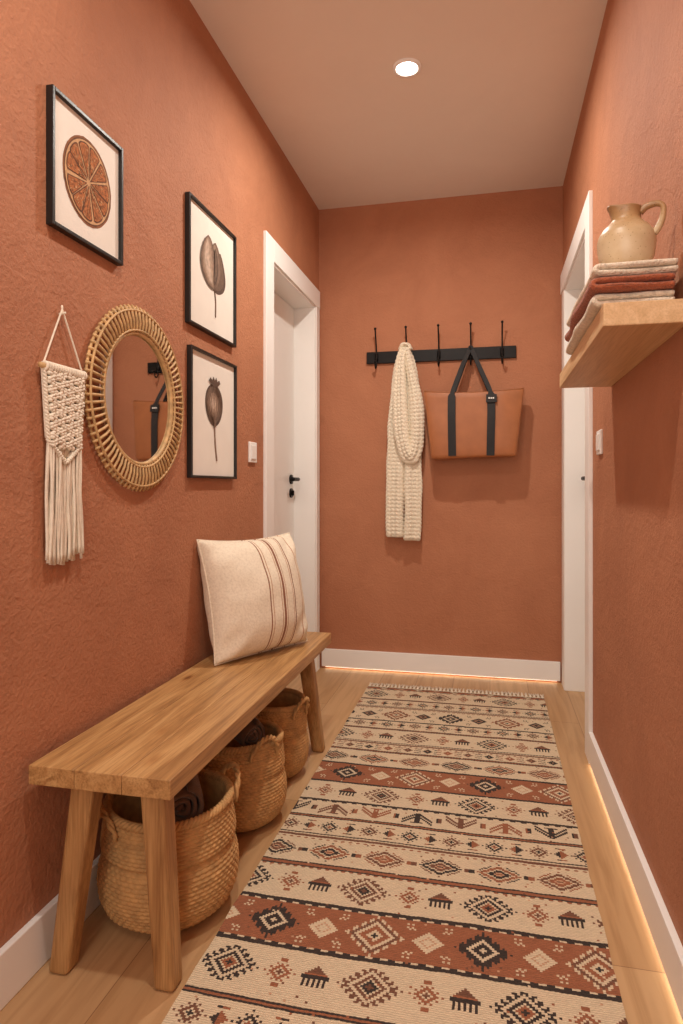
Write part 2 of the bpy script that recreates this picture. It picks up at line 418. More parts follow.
far = ([('S', CR, 2), ('M', 21), ('S', CR, 1), ('R', 1), ('S', BK, 1), ('S', RU, 2), ('S', BK, 1), ('S', CR, 1), ('H', 19)]+l3+[('Q', 13)]+l2+[('A', 13), ('S', CR, 1), ('B', 1), ('S', BK, 2), ('S', CR, 1), ('M', 21), ('S', CR, 1), ('S', BK, 2), ('S', RU, 1)] +
       [('D', 25), ('S', BK, 2), ('S', CR, 1), ('H', 19)]+l2+[('T', 7)]+l3+[('M', 21)]+l2+[('Q', 13), ('S', BK, 2), ('S', CR, 1), ('E', 25)]+l3+[('Q', 13)]+l2+[('M', 21)]+l1+[('P', 9), ('S', BK, 1)]+[('H', 19)]+l2+[('Q', 13)]+l3)
def expand(us):
    out = []
    for u in us:
        if u[0] == 'S': out += [('S', u[1], 0, 0, 0)]*u[2]
        else:
            sd = len(out); out += [(u[0], u[1], j-u[1]//2, u[1]//2, sd) for j in range(u[1])]
    return out
RN = expand(near); RF = expand(far)
fn = {'D': motifD, 'E': motifE, 'M': motifM, 'H': motifH, 'A': motifA, 'Q': motifQ, 'T': motifT, 'P': motifP, 'B': motifB, 'R': motifR}
ny = 520
def rugcol(i, j):
    yc = RY1-(j+.5)*cell
    r = int(round((1.550-yc)/cell))
    if j < 3: return BK if j == 2 else CR
    t = RN[r % len(RN)] if r >= 0 else RF[(-r-1) % len(RF)]
    if t[0] == 'S': return t[1]
    return fn[t[0]](i+{'D': 2, 'E': 0, 'M': 2, 'H': 8, 'A': 3, 'Q': 0, 'T': 1, 'P': 1, 'B': 0, 'R': 0}[t[0]]+(t[4]*7) % 23*(0 if t[0] == 'D' else 1), t[2] if r >= 0 else -t[2], t[3])
mb = MB()
for j in range(ny+1):
    for i in range(nx+1):
        edge = .0035*noise.noise(Vector((0 if i < nx/2 else 9, j*.05, 0))) if i in (0, nx) else 0
        jx_ = .0010*noise.noise(Vector((i*.35, j*.35, 4))); jy_ = .0020*noise.noise(Vector((i*.25, j*.25, 8)))+.006*noise.noise(Vector((i*.02, j*.01, 2)))
        mb.v.append(Vector((RX0+i*cell+edge+jx_, RY1-j*cell+jy_, .0085+.0008*noise.noise(Vector((i*.1, j*.1, 0)))+(.0007 if (i+j) % 2 else 0))))
for j in range(ny):
    for i in range(nx):
        a = j*(nx+1)+i; c = rugcol(i, j)
        if random.random() < .008: c = random.choice([CR, BR, RU, PE])
        mb.face((a, a+1, a+nx+2, a+nx+1), c)
o0 = len(mb.v)
per = [i for i in range(nx+1)]+[j*(nx+1)+nx for j in range(1, ny+1)]+[ny*(nx+1)+i for i in range(nx-1, -1, -1)]+[j*(nx+1) for j in range(ny-1, 0, -1)]
for p in per: v = mb.v[p]; mb.v.append(Vector((v.x, v.y, .0)))
for k in range(len(per)):
    mb.face((per[k], per[(k+1) % len(per)], o0+(k+1) % len(per), o0+k), CR)
def wool(name, c, var):
    m, nt, b = nmat(name); L = nt.links.new; c = lin(c)
    v = coords(nt, (1, 3, 1)); n = N(nt, 'ShaderNodeTexNoise', i_Scale=70., i_Detail=6.0, i_Roughness=.7); L(v, n.inputs['Vector'])
    r = ramp(nt, [(.3, tuple(x*(1-var) for x in c)), (.7, tuple(min(1, x*(1+var)) for x in c))]); L(n.outputs['Fac'], r.inputs['Fac'])
    v2 = coords(nt, (1, 1, 1)); w = N(nt, 'ShaderNodeTexWave', i_Scale=58., i_Distortion=3., i_Detail=2.0, bands_direction='Y'); L(v2, w.inputs['Vector'])
    rw = ramp(nt, [(.0, (.76, .74, .72)), (.6, (1, 1, 1))]); L(w.outputs['Fac'], rw.inputs['Fac'])
    mx = N(nt, 'ShaderNodeMixRGB', blend_type='MULTIPLY'); mx.inputs[0].default_value = .8; L(r.outputs['Color'], mx.inputs[1]); L(rw.outputs['Color'], mx.inputs[2])
    L(mx.outputs[0], b.inputs['Base Color'])
    b.inputs['Roughness'].default_value = .95
    bp = N(nt, 'ShaderNodeBump', i_Strength=.7, i_Distance=.002); L(w.outputs['Fac'], bp.inputs['Height']); L(bp.outputs['Normal'], b.inputs['Normal'])
    return m
RM = [wool('wool_cream', (226, 206, 175), .12), wool('wool_rust', (162, 102, 72), .2), wool('wool_charcoal', (62, 52, 47), .3), wool('wool_brown', (124, 84, 64), .22), wool('wool_peach', (206, 162, 130), .15)]
rug = empty('rug', (RX0+nx*cell/2, RY1-ny*cell/2, 0), 'long woven kilim runner with rust, black and cream tribal bands', 'rug')
make('rug_weave', mb, RM, parent=rug)
mb = MB()
for k in range(46):
    x = RX0+.008+k*(nx*cell-.016)/45
    for q in (-1, 0, 1):
        dx = random.uniform(-.008, .008)+q*.005; L_ = random.uniform(.060, .078)
        mb.tube([(x+q*.004, RY1-.003, .007), (x+q*.001, RY1+.014, .010), (x+q*.003+dx*.4, RY1+L_*.6, .006), (x+dx, RY1+L_, .003)], [.003, .0034, .0028, .002], 5)
f = make('fringe', mb, M_cord, parent=rug, smooth=True); f['kind'] = 'stuff'; f['label'] = 'cream knotted yarn fringe'

# ------------------------------------------------------------------ bench
ZB = .455
bench = empty('bench', (-.767, 1.845, 0), 'long narrow oak bench with four splayed legs against the wall', 'bench')
mb = MB(); BX0 = -.936
for k in range(3):
    a = BX0+k*.1075; mb.box(a+.0004, a+.1071, 1.172, 2.505, ZB-.040, ZB)
make('seat', mb, M_oak, parent=bench, bevel=.002)
def leg(tx, ty, bx, by):
    mb = MB(); a, b = .027, .023
    mb.hexa([(bx-b, by-b, 0), (bx+b, by-b, 0), (bx+b, by+b, 0), (bx-b, by+b, 0)],
            [(tx-a, ty-a, ZB-.040), (tx+a, ty-a, ZB-.040), (tx+a, ty+a, ZB-.040), (tx-a, ty+a, ZB-.040)])
    make('leg', mb, M_oakleg, parent=bench, bevel=.009, seg=3)
leg(-.838, 1.240, -.893, 1.228); leg(-.680, 1.240, -.650, 1.235)
leg(-.86, 2.39, -.893, 2.465); leg(-.690, 2.39, -.655, 2.465)

# ------------------------------------------------------------------ baskets
def basket(cx, cy, R, H, lab, hand, sq):
    e = empty('basket', (cx, cy, 0), lab, 'basket', group='woven baskets under the bench')
    P = [(0, .62), (.04, .76), (.12, .90), (.24, .98), (.36, 1.0), (.48, .985), (.57, .94), (.615, .89), (.625, .885), (.64, .945), (.70, .955), (.85, .925), (1., .89)]
    def rad(t):
        for a, b in zip(P, P[1:]):
            if t <= b[0]:
                f = (t-a[0])/(b[0]-a[0]); return R*(a[1]+(b[1]-a[1])*f)
        return R*P[-1][1]
    nrow = int(H/.0092); nth = 336; sub = 5; nz = nrow*sub+1; ns = 56
    def wb(th): return 1+sq*sin(2*th+cx*9)+.006*sin(3*th+cy*7)
    def slump(th): return .003*sin(2*th+cy*5)
    mb = MB()
    def pt(i, j):
        th = 2*pi*i/nth
        if j < nz:
            t = j/(nz-1); row = min(j//sub, nrow-1); ph = (j-row*sub)/sub
            r = rad(t)*wb(th)
            cell_ = (ns*th/(2*pi)+(row % 2)*.5+.2*ph) % 1
            r += .0052*(sin(pi*ph)**.6)*(sin(pi*cell_)**.5)-.003
            return (cx+r*cos(th), cy+r*sin(th), .003+t*H+slump(th)*t*t)
        t = 1-(j-nz)/12; r = min(rad(max(t, 0)), R*.89)*wb(th)-.012
        if j == nz+13: r = 0.0001
        return (cx+r*cos(th), cy+r*sin(th), max(.014, .002+t*H+slump(th)*t*t))
    o = mb.grid(pt, nth, nz+14, wu=True)
    mb.face([o+i for i in range(nth)][::-1])
    make('body', mb, M_seagrass, parent=e, smooth=True)
    mb = MB(); rr = rad(1)
    for q in range(3):
        pts = []
        for k in range(240):
            th = 2*pi*k/240; a = th*28+q*2*pi/3
            r = rr*wb(th)-.003+.006*cos(a); pts.append((cx+r*cos(th), cy+r*sin(th), .003+H+slump(th)+.006*sin(a)))
        mb.tube(pts, .0056, 6, closed=True)
    make('rim', mb, M_seagrass, parent=e, smooth=True)
    for th0 in hand:
        mb = MB()
        for q in range(2):
            pts = []
            for k in range(60):
                u = k/59; th = th0+(u-.5)*.72; arch = sin(pi*u)**.6
                a = u*24+q*pi
                r = rr*wb(th)+.008+.016*arch+.004*cos(a)
                pts.append((cx+r*cos(th), cy+r*sin(th), H-.030+slump(th)+.066*arch+.004*sin(a)))
            mb.tube(pts, .0048, 6)
        make('handle', mb, M_seagrass, parent=e, smooth=True)
    return e
basket(-.772, 1.475, .168, .262, 'large belly-shaped seagrass basket holding a rolled brown blanket', [-2.3, .85], .012)
basket(-.762, 1.905, .146, .256, 'medium seagrass basket with loop handles under the bench', [-.60, 2.54], .012)
basket(-.765, 2.240, .128, .256, 'small seagrass basket with a raised loop handle near the bench end', [-.30, 2.84], .012)
def roll(cx, cy, cz, R, L, ang, mat, lab, tilt=0):
    n = 90; turns = 3.2
    mb = MB()
    def pt(i, j):
        u = i/(n-1); a = u*turns*2*pi; r = R*(.12+.88*u); y = (j/7-.5)*L
        edge = 1-.05*(abs(j/7-.5)*2)**6
        return (r*cos(a)*edge, y+.004*sin(a*2), r*sin(a)*edge)
    mb.grid(pt, n, 8)
    M = Matrix.Translation((cx, cy, cz)) @ Matrix.Rotation(ang, 4, 'Z') @ Matrix.Rotation(tilt, 4, 'X')
    o = make('rolled_blanket', mb, mat, matrix=M, smooth=True)
    s = o.modifiers.new('s', 'SOLIDIFY'); s.thickness = .009; s.offset = -1
    finish(o, lab, 'blanket', group='rolled blankets in the baskets')
roll(-.752, 1.470, .292, .058, .17, .6, M_brown, 'rolled brown felt blanket inside the large basket', .2)
roll(-.750, 1.900, .288, .048, .13, .9, M_brown, 'rolled brown felt blanket inside the medium basket', .2)

# ------------------------------------------------------------------ pillow
def pillow_mat():
    m, nt, b = nmat('pillow_linen'); L = nt.links.new
    tc = N(nt, 'ShaderNodeTexCoord'); sp = N(nt, 'ShaderNodeSeparateXYZ'); L(tc.outputs['Object'], sp.inputs[0])
    mr = N(nt, 'ShaderNodeMapRange'); mr.inputs[1].default_value = -.22; mr.inputs[2].default_value = .22; L(sp.outputs['X'], mr.inputs[0])
    c = lin((240, 229, 208)); br = lin((150, 102, 76)); tn = lin((198, 158, 128))
    st = [(0, c)]
    for a, w, k in [(.43, .012, br), (.46, .008, tn), (.545, .008, tn), (.565, .024, br), (.60, .008, tn), (.69, .008, tn), (.71, .012, br), (.83, .010, tn)]:
        st += [(a, k), (a+w, c)]
    r = ramp(nt, st, 'CONSTANT'); L(mr.outputs[0], r.inputs['Fac'])
    n = N(nt, 'ShaderNodeTexNoise', i_Scale=130., i_Detail=3.); L(tc.outputs['Object'], n.inputs['Vector'])
    r2 = ramp(nt, [(.3, (.84, .82, .80)), (.6, (1, 1, 1))]); L(n.outputs['Fac'], r2.inputs['Fac'])
    mx = N(nt, 'ShaderNodeMixRGB', blend_type='MULTIPLY'); mx.inputs[0].default_value = .8
    L(r.outputs['Color'], mx.inputs[1]); L(r2.outputs['Color'], mx.inputs[2]); L(mx.outputs[0], b.inputs['Base Color'])
    b.inputs['Roughness'].default_value = .95
    bp = N(nt, 'ShaderNodeBump', i_Strength=.6, i_Distance=.002); L(n.outputs['Fac'], bp.inputs['Height']); L(bp.outputs['Normal'], b.inputs['Normal'])
    return m
mb = MB(); n = 56; hw, hh, T = .216, .204, .108; PN = .08
for sd in (1, -1):
    def pp(i, j):
        u = -1+2*i/(n-1); v = -1+2*j/(n-1)
        x = hw*u*(1-PN*(1-v*v)*abs(u)**2); y = hh*v*(1-PN*(1-u*u)*abs(v)**2)
        if v < 0: y = hh*v*(1-.02*(1-u*u)*abs(v)**2)
        th = T*(max(0, (1-u**2))*max(0, (1-v**2)))**.44
        wr = .007*noise.noise(Vector((u*2.5, v*2.5, sd*3)))*(1-abs(u*v))+.009*sin(9*(u-v))*exp(-((abs(u)-.8)**2+(abs(v)-.8)**2)*14)
        th = th+wr*min(1, th/.02)
        return (x, y, sd*th)
    mb.grid(pp, n, n)
pts = []
for k in range(200):
    s = k/200*4; q = int(s); f = s-q
    u, v = [(-1+2*f, -1), (1, -1+2*f), (1-2*f, 1), (-1, 1-2*f)][q]
    pts.append((hw*u*(1-PN*(1-v*v)), hh*v*(1-(PN if v > 0 else .02)*(1-u*u)), 0))
mb.tube(pts, .003, 6, closed=True)
lean = math.radians(13)
wdir = Vector((.46, .888, 0)).normalized(); nrm = Vector((wdir.y, -wdir.x, 0))
up = Vector((0, 0, 1))*cos(lean)-nrm*sin(lean); nn = wdir.cross(up)
cen = Vector((-.764, 2.140, ZB+.005))+up*hh
M = Matrix.Identity(4)
for r in range(3): M[r][0] = wdir[r]; M[r][1] = up[r]; M[r][2] = nn[r]; M[r][3] = cen[r]
finish(make('pillow', mb, pillow_mat(), matrix=M, smooth=True, merge=True), 'plump cream linen pillow with brown vertical stripes standing on the bench', 'pillow')

# ------------------------------------------------------------------ framed prints
def frame(y0, y1, z0, z1, lab, bw=.009):
    e = empty('framed_print', (XL, (y0+y1)/2, (z0+z1)/2), lab, 'picture', group='framed botanical prints')
    mb = MB(); x1 = XL+.018
    mb.box(XL, x1, y0, y0+bw, z0, z1); mb.box(XL, x1, y1-bw, y1, z0, z1)
    mb.box(XL, x1, y0+bw, y1-bw, z0, z0+bw); mb.box(XL, x1, y0+bw, y1-bw, z1-bw, z1)
    make('frame', mb, M_blackframe, parent=e, bevel=.0012)
    return e, XL+.008
def ink(name, c, var=.35, vs=45, st=(1, 1, 1)): return basic(name, c, .85, var, vs, stretch=st)
K = [M_paper, ink('ink_orange', (170, 104, 58), .45, 130), ink('ink_dark', (102, 64, 42)), ink('ink_peel', (136, 88, 56)), ink('ink_pith', (204, 162, 118), .18, 90)]
e, xp = frame(1.252, 1.535, 1.613, 1.92, 'black framed print of a dried orange slice on plaster')
mb = MB(); mb.box(XL, xp, 1.257, 1.530, 1.618, 1.915, 0)
cy, cz, R = 1.395, 1.768, .104
def ring(mb, cy, cz, r, x, mi, n=64, jit=0., sq=.93):
    mb.poly([(x, cy+sq*(r+jit*random.uniform(-1, 1))*cos(2*pi*k/n), cz+(r+jit*random.uniform(-1, 1))*sin(2*pi*k/n)) for k in range(n)], mi)
SQ = .93
ring(mb, cy, cz, R, xp+.0004, 3, jit=.0008); ring(mb, cy, cz, R*.95, xp+.0008, 2, jit=.0005); ring(mb, cy, cz, R*.925, xp+.0012, 4)
ns = 11
for s in range(ns):
    a0 = 2*pi*s/ns+.1+random.uniform(-.04, .04); half = pi/ns*.93
    outer = [(R*.885*(1-.05*abs(t)**4), a0+half*t) for t in [-1, -.8, -.5, 0, .5, .8, 1]]
    pts = [(R*.06, a0)]+outer
    mb.poly([(xp+.0016, cy+SQ*r*cos(a), cz+r*sin(a)) for r, a in pts], 2)
    pts = [(R*.13, a0)]+[(r*.965, a0+(a-a0)*.88) for r, a in outer]
    mb.poly([(xp+.0020, cy+SQ*r*cos(a), cz+r*sin(a)) for r, a in pts], 1)
    for q in range(40):
        rr_ = random.uniform(.22, .84)*R; aa = a0+random.uniform(-.78, .78)*half; w = random.uniform(.0004, .0012)
        d = Vector((0, SQ*cos(aa), sin(aa))); pdir = Vector((0, -sin(aa), cos(aa))); c = Vector((xp+.0024, cy, cz))+d*rr_
        mb.poly([c-d*w*5, c+pdir*w, c+d*w*5, c-pdir*w], random.choice([2, 4, 2, 3, 4]))
make('print', mb, K, parent=e, label='print of a dried orange slice')

K2 = [M_paper]+[ink('ink_sepia_tone', c, .22, 70) for c in [(92, 72, 60), (112, 90, 75), (134, 109, 92), (156, 130, 111), (176, 151, 131), (194, 171, 152)]]
def petal(mb, base, tip, w, x, bend, d0, d1, skew=.25, n=18, full=.8):
    b = Vector((0, *base)); t = Vector((0, *tip)); lev_ = list(range(d0, d1+1))
    for li, mi in enumerate(lev_):
        s = 1-li/(len(lev_)+.6); bb = b+(t-b)*(.5-.5*(s*.55+.45))*.6; tt = b+(t-b)*(1-(1-s)*.12)
        d = tt-bb; p = Vector((0, -d.z, d.y)).normalized(); off = p*w*skew*(1-s)
        L_, R_ = [], []
        for k in range(n+1):
            u = k/n; ww = w*s*sin(pi*u**full)**.58 if 0 < u < 1 else 0; c = bb+d*u+p*bend*sin(pi*u)+off
            L_.append(c+p*ww); R_.append(c-p*ww)
        mb.poly([(x+.0003*li, q.y, q.z) for q in L_+R_[::-1][1:-1]], mi)
e, xp = frame(1.921, 2.315, 1.562, 1.98, 'black framed sepia print of an opened seed pod on a stem')
mb = MB(); mb.box(XL, xp, 1.926, 2.310, 1.567, 1.975, 0)
cy = 2.11
mb.tube(spline([(xp+.0005, cy+.030, 1.632), (xp+.0005, cy+.030, 1.69), (xp+.0005, cy+.014, 1.75)], 14), .0035, 6, mi=2)
petal(mb, (cy+.012, 1.722), (cy+.075, 1.872), .052, xp+.0006, -.030, 1, 3, .2)
petal(mb, (cy+.010, 1.722), (cy+.030, 1.895), .058, xp+.0020, -.012, 2, 4, .3)
petal(mb, (cy+.008, 1.722), (cy-.034, 1.900), .064, xp+.0034, .020, 2, 6, .25, full=.9)
petal(mb, (cy+.012, 1.740), (cy+.018, 1.872), .016, xp+.0058, -.012, 1, 2, .2)
make('print', mb, K2, parent=e, label='sepia print of an opened seed pod')
e, xp = frame(1.935, 2.320, 1.063, 1.493, 'black framed sepia print of a poppy seed pod on a stem')
mb = MB(); mb.box(XL, xp, 1.940, 2.315, 1.068, 1.488, 0)
cy = 2.13
mb.tube(spline([(xp+.0005, cy+.020, 1.125), (xp+.0005, cy+.006, 1.19), (xp+.0005, cy, 1.26)], 12), .0042, 6, mi=3)
for li in range(6):
    s = 1-li*.15
    mb.poly([(xp+.0010+.0003*li, cy-.014*(1-s)+.074*s*(1-.10*cos(t))*sin(t), 1.320+.006*(1-s)-.074*s*cos(t)) for t in [k/40*2*pi for k in range(40)]], li+1)
for k in range(9):
    a = (-.9+k*.225)
    mb.tube(spline([(xp+.0028, cy, 1.250), (xp+.0028, cy+.070*a, 1.315), (xp+.0028, cy+.018*a, 1.388)], 14), .0009, 4, mi=2 if abs(a) > .4 else 3)
mb.poly([(xp+.0036, cy+a*1.4, b) for a, b in [(-.012, 1.385), (.012, 1.385), (.034, 1.402), (.026, 1.414), (.016, 1.405), (.008, 1.420), (0, 1.407), (-.008, 1.420), (-.016, 1.405), (-.026, 1.414), (-.034, 1.402)]], 1)
mb.poly([(xp+.0036, cy+a, b) for a, b in [(-.012, 1.243), (.012, 1.243), (.007, 1.256), (-.007, 1.256)]], 2)
make('print', mb, K2, parent=e, label='sepia print of a poppy seed pod')

# ------------------------------------------------------------------ rattan mirror
my, mz = 1.630, 1.275
e = empty('mirror', (XL, my, mz), 'round mirror in a wide rattan rib frame on the plaster wall', 'mirror')
mb = MB(); nst = 80
def mp(r, a, x): return (XL+x, my+r*cos(a), mz+r*sin(a))
for k in range(nst):
    a = 2*pi*k/nst
    mb.tube([mp(.178, a, .012), mp(.190, a, .019), (mp(.212, a, .021)), mp(.234, a, .018), mp(.247, a, .013), mp(.2535, a, .008)], [.0030, .0034, .0037, .0040, .0042, .0038], 7)
for R_, x_, t_ in [(.179, .012, .0060), (.187, .019, .0032), (.240, .018, .0034), (.246, .008, .0040)]:
    mb.tube([mp(R_, 2*pi*i/120, x_) for i in range(120)], t_, 8, closed=True)
make('frame', mb, M_rattan, parent=e, smooth=True)
mb = MB()
mb.grid(lambda i, j: mp([0.0001, .174, .178, .180][j], 2*pi*i/72, [.009, .009, .008, .001][j]), 72, 4, wu=True)
make('mirror_glass', mb, M_mirror, parent=e)

# ------------------------------------------------------------------ macrame
zr = 1.296; yc = 1.298; ya, yb = yc-.083, yc+.083
e = empty('macrame_hanging', (XL, yc, 1.296), 'cream cotton macrame wall hanging with long fringe on a wooden dowel', 'wall hanging')
mb = MB(); mb.tube([(XL+.014, ya, zr), (XL+.014, yb, zr)], .0062, 12); make('dowel', mb, M_dowel, parent=e, smooth=True)
mb = MB(); mb.tube(spline([(XL+.012, ya+.012, zr+.002), (XL+.008, yc-.004, 1.428), (XL+.008, yc+.004, 1.428), (XL+.012, yb-.012, zr+.002)], 40), .0022, 6)
mb.tube([(XL, yc, 1.426), (XL+.016, yc, 1.428)], .003, 8); make('hanging_cord', mb, M_cord, parent=e, smooth=True)
mb = MB()
def wid(t): return .070-.014*t
PH = .205
for k in range(24):
    u = -1+2*k/23; dr = PH-.05*abs(u)
    mb.tube([(XL+.009, yc+u*wid(t), zr-dr*t) for t in [q/10 for q in range(11)]], .0034, 6)
def tri(x):
    x = x % 2; return x if x < 1 else 2-x
for fam in range(2):
    for off in (0, .5, 1.0, 1.5):
        for dd in (0, .0065):
            pts = []; rad_ = []
            for k in range(150):
                s = k/149; z = zr-.006-(PH-.045)*s
                u = (tri(s*4.0+off+(1 if fam else 0))*2-1)*.93
                kn = abs(sin(k*.75))
                pts.append((XL+.016+.003*kn+(.002 if fam else 0), yc+u*wid(s), z-dd)); rad_.append(.0028+.0016*kn)
            mb.tube(pts, rad_, 6)
def ball(c, r):
    mb.grid(lambda i, j: (c[0]+r*.8*sin(pi*j/6)*cos(2*pi*i/10), c[1]+r*sin(pi*j/6)*sin(2*pi*i/10), c[2]+r*cos(pi*j/6)), 10, 7, wu=True)
for r_ in range(5):
    s = (r_*.5+.0)/2.0
    for c_ in range(3 if r_ % 2 else 2):
        u = (-.62+.62*c_) if r_ % 2 else (-.31+.62*c_)
        z = zr-.012-(PH-.045)*min(1, s)
        for q in (-1, 0, 1): ball((XL+.018, yc+u*wid(s)+q*.006, z-abs(q)*.002), .0062)
for q in (-1, 1):
    for ph in (0, pi):
        mb.tube([(XL+.014+.003*cos(k*1.1+ph), yc+q*(wid(k/60)-.001)+.003*sin(k*1.1+ph), zr-.165*k/60) for k in range(61)], .003, 6)
    for ph in (0, pi):
        mb.tube([(XL+.018+.003*cos(k*1.1+ph), yc+q*(wid(1)-.001)*(1-k/30), zr-.165-.045*k/30+.003*sin(k*1.1+ph)) for k in range(31)], .0034, 6)
for k in range(17):
    y = yc-.068+k*.136/16
    mb.tube([(XL+.014+.0085*cos(a), y, zr+.0085*sin(a)) for a in [i*2*pi/12 for i in range(12)]], .0036, 6, closed=True)
make('knotted_panel', mb, M_cord, parent=e, smooth=True)
mb = MB()
for k in range(46):
    u = -1+2*k/45; y0 = yc+u*.054; z0 = zr-.155-.05*(1-abs(u)); z1 = .862+random.uniform(-.008, .010)+.01*abs(u)
    ph = random.uniform(0, 6); xo = random.uniform(.008, .018)
    pts = [(XL+xo+.0015*sin(ph+t*5), y0+u*.008*t+.0018*sin(ph+t*6), z0+(z1-z0)*t) for t in [i/14 for i in range(15)]]
    mb.tube(pts, [.0031]*13+[.0034, .0038], 6)
f = make('fringe', mb, M_cord, parent=e, smooth=True); f['kind'] = 'stuff'

# ------------------------------------------------------------------ coat rack
e = empty('coat_rack', (-.27, YB, 1.755), 'black metal wall rail with five double hooks on the end wall', 'coat rack')
mb = MB(); mb.box(-.675, .136, YB-.016, YB, 1.723, 1.788); make('rail', mb, M_black, parent=e, bevel=.002)
for hx in (-.618, -.449, -.273, -.101, .063):
    mb = MB()
    mb.tube(spline([(hx, YB-.062, 1.905), (hx, YB-.052, 1.878), (hx, YB-.032, 1.83), (hx, YB-.021, 1.79), (hx, YB-.020, 1.74), (hx, YB-.024, 1.705), (hx, YB-.045, 1.690), (hx, YB-.062, 1.703), (hx, YB-.066, 1.722)], 40), .0042, 8)
    for c in [(hx, YB-.062, 1.906), (hx, YB-.066, 1.724)]:
        mb.grid(lambda i, j: (c[0]+.0075*sin(pi*j/8)*cos(2*pi*i/12), c[1]+.0075*sin(pi*j/8)*sin(2*pi*i/12), c[2]+.0075*cos(pi*j/8)), 12, 9, wu=True)
    mb.box(hx-.010, hx+.010, YB-.022, YB-.014, 1.735, 1.775)
    make('hook', mb, M_black, parent=e, smooth=True)

# ------------------------------------------------------------------ scarf
mb = MB()
def rope(path, w, th, nseg=300, nc=64, seed=0, cols=4):
    P = spline(path, nseg); o = len(mb.v); Ln = 0
    for i, p in enumerate(P):
        t = (P[min(i+1, nseg-1)]-P[max(i-1, 0)]).normalized()
        if i: Ln += (P[i]-P[i-1]).length
        W = t.cross(Vector((0, 1, 0))).normalized(); Nn = Vector((0, 1, 0))
        nz_ = noise.noise(Vector((Ln*6, seed, 0)))
        p = p+W*.007*noise.noise(Vector((Ln*5, seed, 5)))
        ww = w(i/(nseg-1))*(1+.16*nz_); tt = th(i/(nseg-1))*(1-.1*nz_)
        end = min(1., (nseg-1-i)/6.)**.5 if nseg > 100 else 1
        for k in range(nc):
            a = 2*pi*k/nc; u = cos(a)
            s = (u*.5+.5)*cols; f = s % 1
            chev = (Ln/.021+(1-abs(f-.5)*2)*.5) % 1
            d = .0105*(abs(sin(pi*f))**.55)*(.3+.7*sin(pi*chev)**.7)-.004
            fold = .008*sin(u*3.2+seed+Ln*2.2)
            ca, sa = cos(a), sin(a)
            sg = (abs(sa)**.8)*(1 if sa > 0 else -1)
            eb = .003*sin(pi*((Ln/.021) % 1))*ca
            mb.v.append(p+W*(ca*(ww/2)*(.9+.1*end)+eb)+Nn*(sg*(tt/2+d)*(.3+.7*end)+fold))
    for i in range(nseg-1):
        for k in range(nc):
            mb.face((o+i*nc+k, o+i*nc+(k+1) % nc, o+(i+1)*nc+(k+1) % nc, o+(i+1)*nc+k))
    mb.face([o+k for k in range(nc)]); mb.face([o+(nseg-1)*nc+k for k in range(nc)])
ys = YB-.064
rope([(-.455, ys-.004, 1.790), (-.468, ys-.002, 1.70), (-.486, ys+.001, 1.50), (-.500, ys+.002, 1.25), (-.508, ys+.002, .95), (-.507, ys+.002, .758)], lambda t: .035+.062*min(1, t*3), lambda t: .032, 500, seed=1)
rope([(-.447, ys-.006, 1.790), (-.432, ys-.006, 1.70), (-.414, ys-.006, 1.50), (-.408, ys-.006, 1.25), (-.408, ys-.006, .95), (-.412, ys-.006, .742)], lambda t: .035+.056*min(1, t*3), lambda t: .032, 500, seed=5, cols=4)
rope([(-.455, ys-.036, 1.786), (-.470, ys-.044, 1.70), (-.474, ys-.044, 1.52), (-.466, ys-.044, 1.34), (-.444, ys-.042, 1.225), (-.412, ys-.040, 1.195), (-.386, ys-.040, 1.28), (-.385, ys-.040, 1.45), (-.412, ys-.040, 1.64), (-.442, ys-.036, 1.786)], lambda t: .034+.042*min(1, min(t, 1-t)*4), lambda t: .030, 700, seed=9, cols=4)
rope([(-.470, ys-.002, 1.772), (-.462, ys-.016, 1.790), (-.450, ys-.022, 1.796), (-.438, ys-.016, 1.790), (-.430, ys-.002, 1.772)], lambda t: .036, lambda t: .044, 60, seed=3)
finish(make('scarf', mb, M_knit, origin=(-.449, ys, 1.8), smooth=True), 'chunky cream knitted scarf draped over a black hook', 'scarf')

# ------------------------------------------------------------------ tote bag
bz0, bz1 = 1.185, 1.543; bcx = -.086; bcy = YB-.105
e = empty('tote_bag', (bcx, bcy, bz0), 'tan leather tote bag with black straps hanging from a hook', 'bag')
mb = MB(); n = 120
def se(a, w, d, p=.24):
    c, s = cos(a), sin(a)
    return (abs(c)**p*(1 if c > 0 else -1)*w, abs(s)**p*(1 if s > 0 else -1)*d)
lev = [(0.0, .01, .01), (0.0, .92, .92), (.012, .97, 1.0), (.05, .995, 1.05), (.18, 1.01, 1.07), (.3, 1.035, 1.05), (.45, 1.06, .98), (.6, 1.085, .9), (.75, 1.115, .78), (.9, 1.145, .68), (1.0, 1.165, .62), (1.006, 1.16, .60), (.96, 1.14, .56), (.6, 1.05, .8), (.05, .95, .98), (.04, .01, .01)]
def bag(i, j):
    t, kw, kd = lev[j]; x, y = se(2*pi*i/n, .222*kw, .058*kd)
    sag = -.012*(1-(x/.26)**2)*t**3
    sag += -.006*t**6 if y < 0 else .006*t**6
    if abs(x) > .15: y *= 1-.25*t*(abs(x)-.15)/.1
    return (bcx+x, bcy+y+.004*sin(x*17+t*4)*sin(pi*t), bz0+t*(bz1-bz0)+sag+(.006*sin(x*9+.5) if t < .02 else 0))
mb.grid(bag, n, len(lev), wu=True); make('body', mb, M_tan, parent=e, smooth=True)
hx = -.101
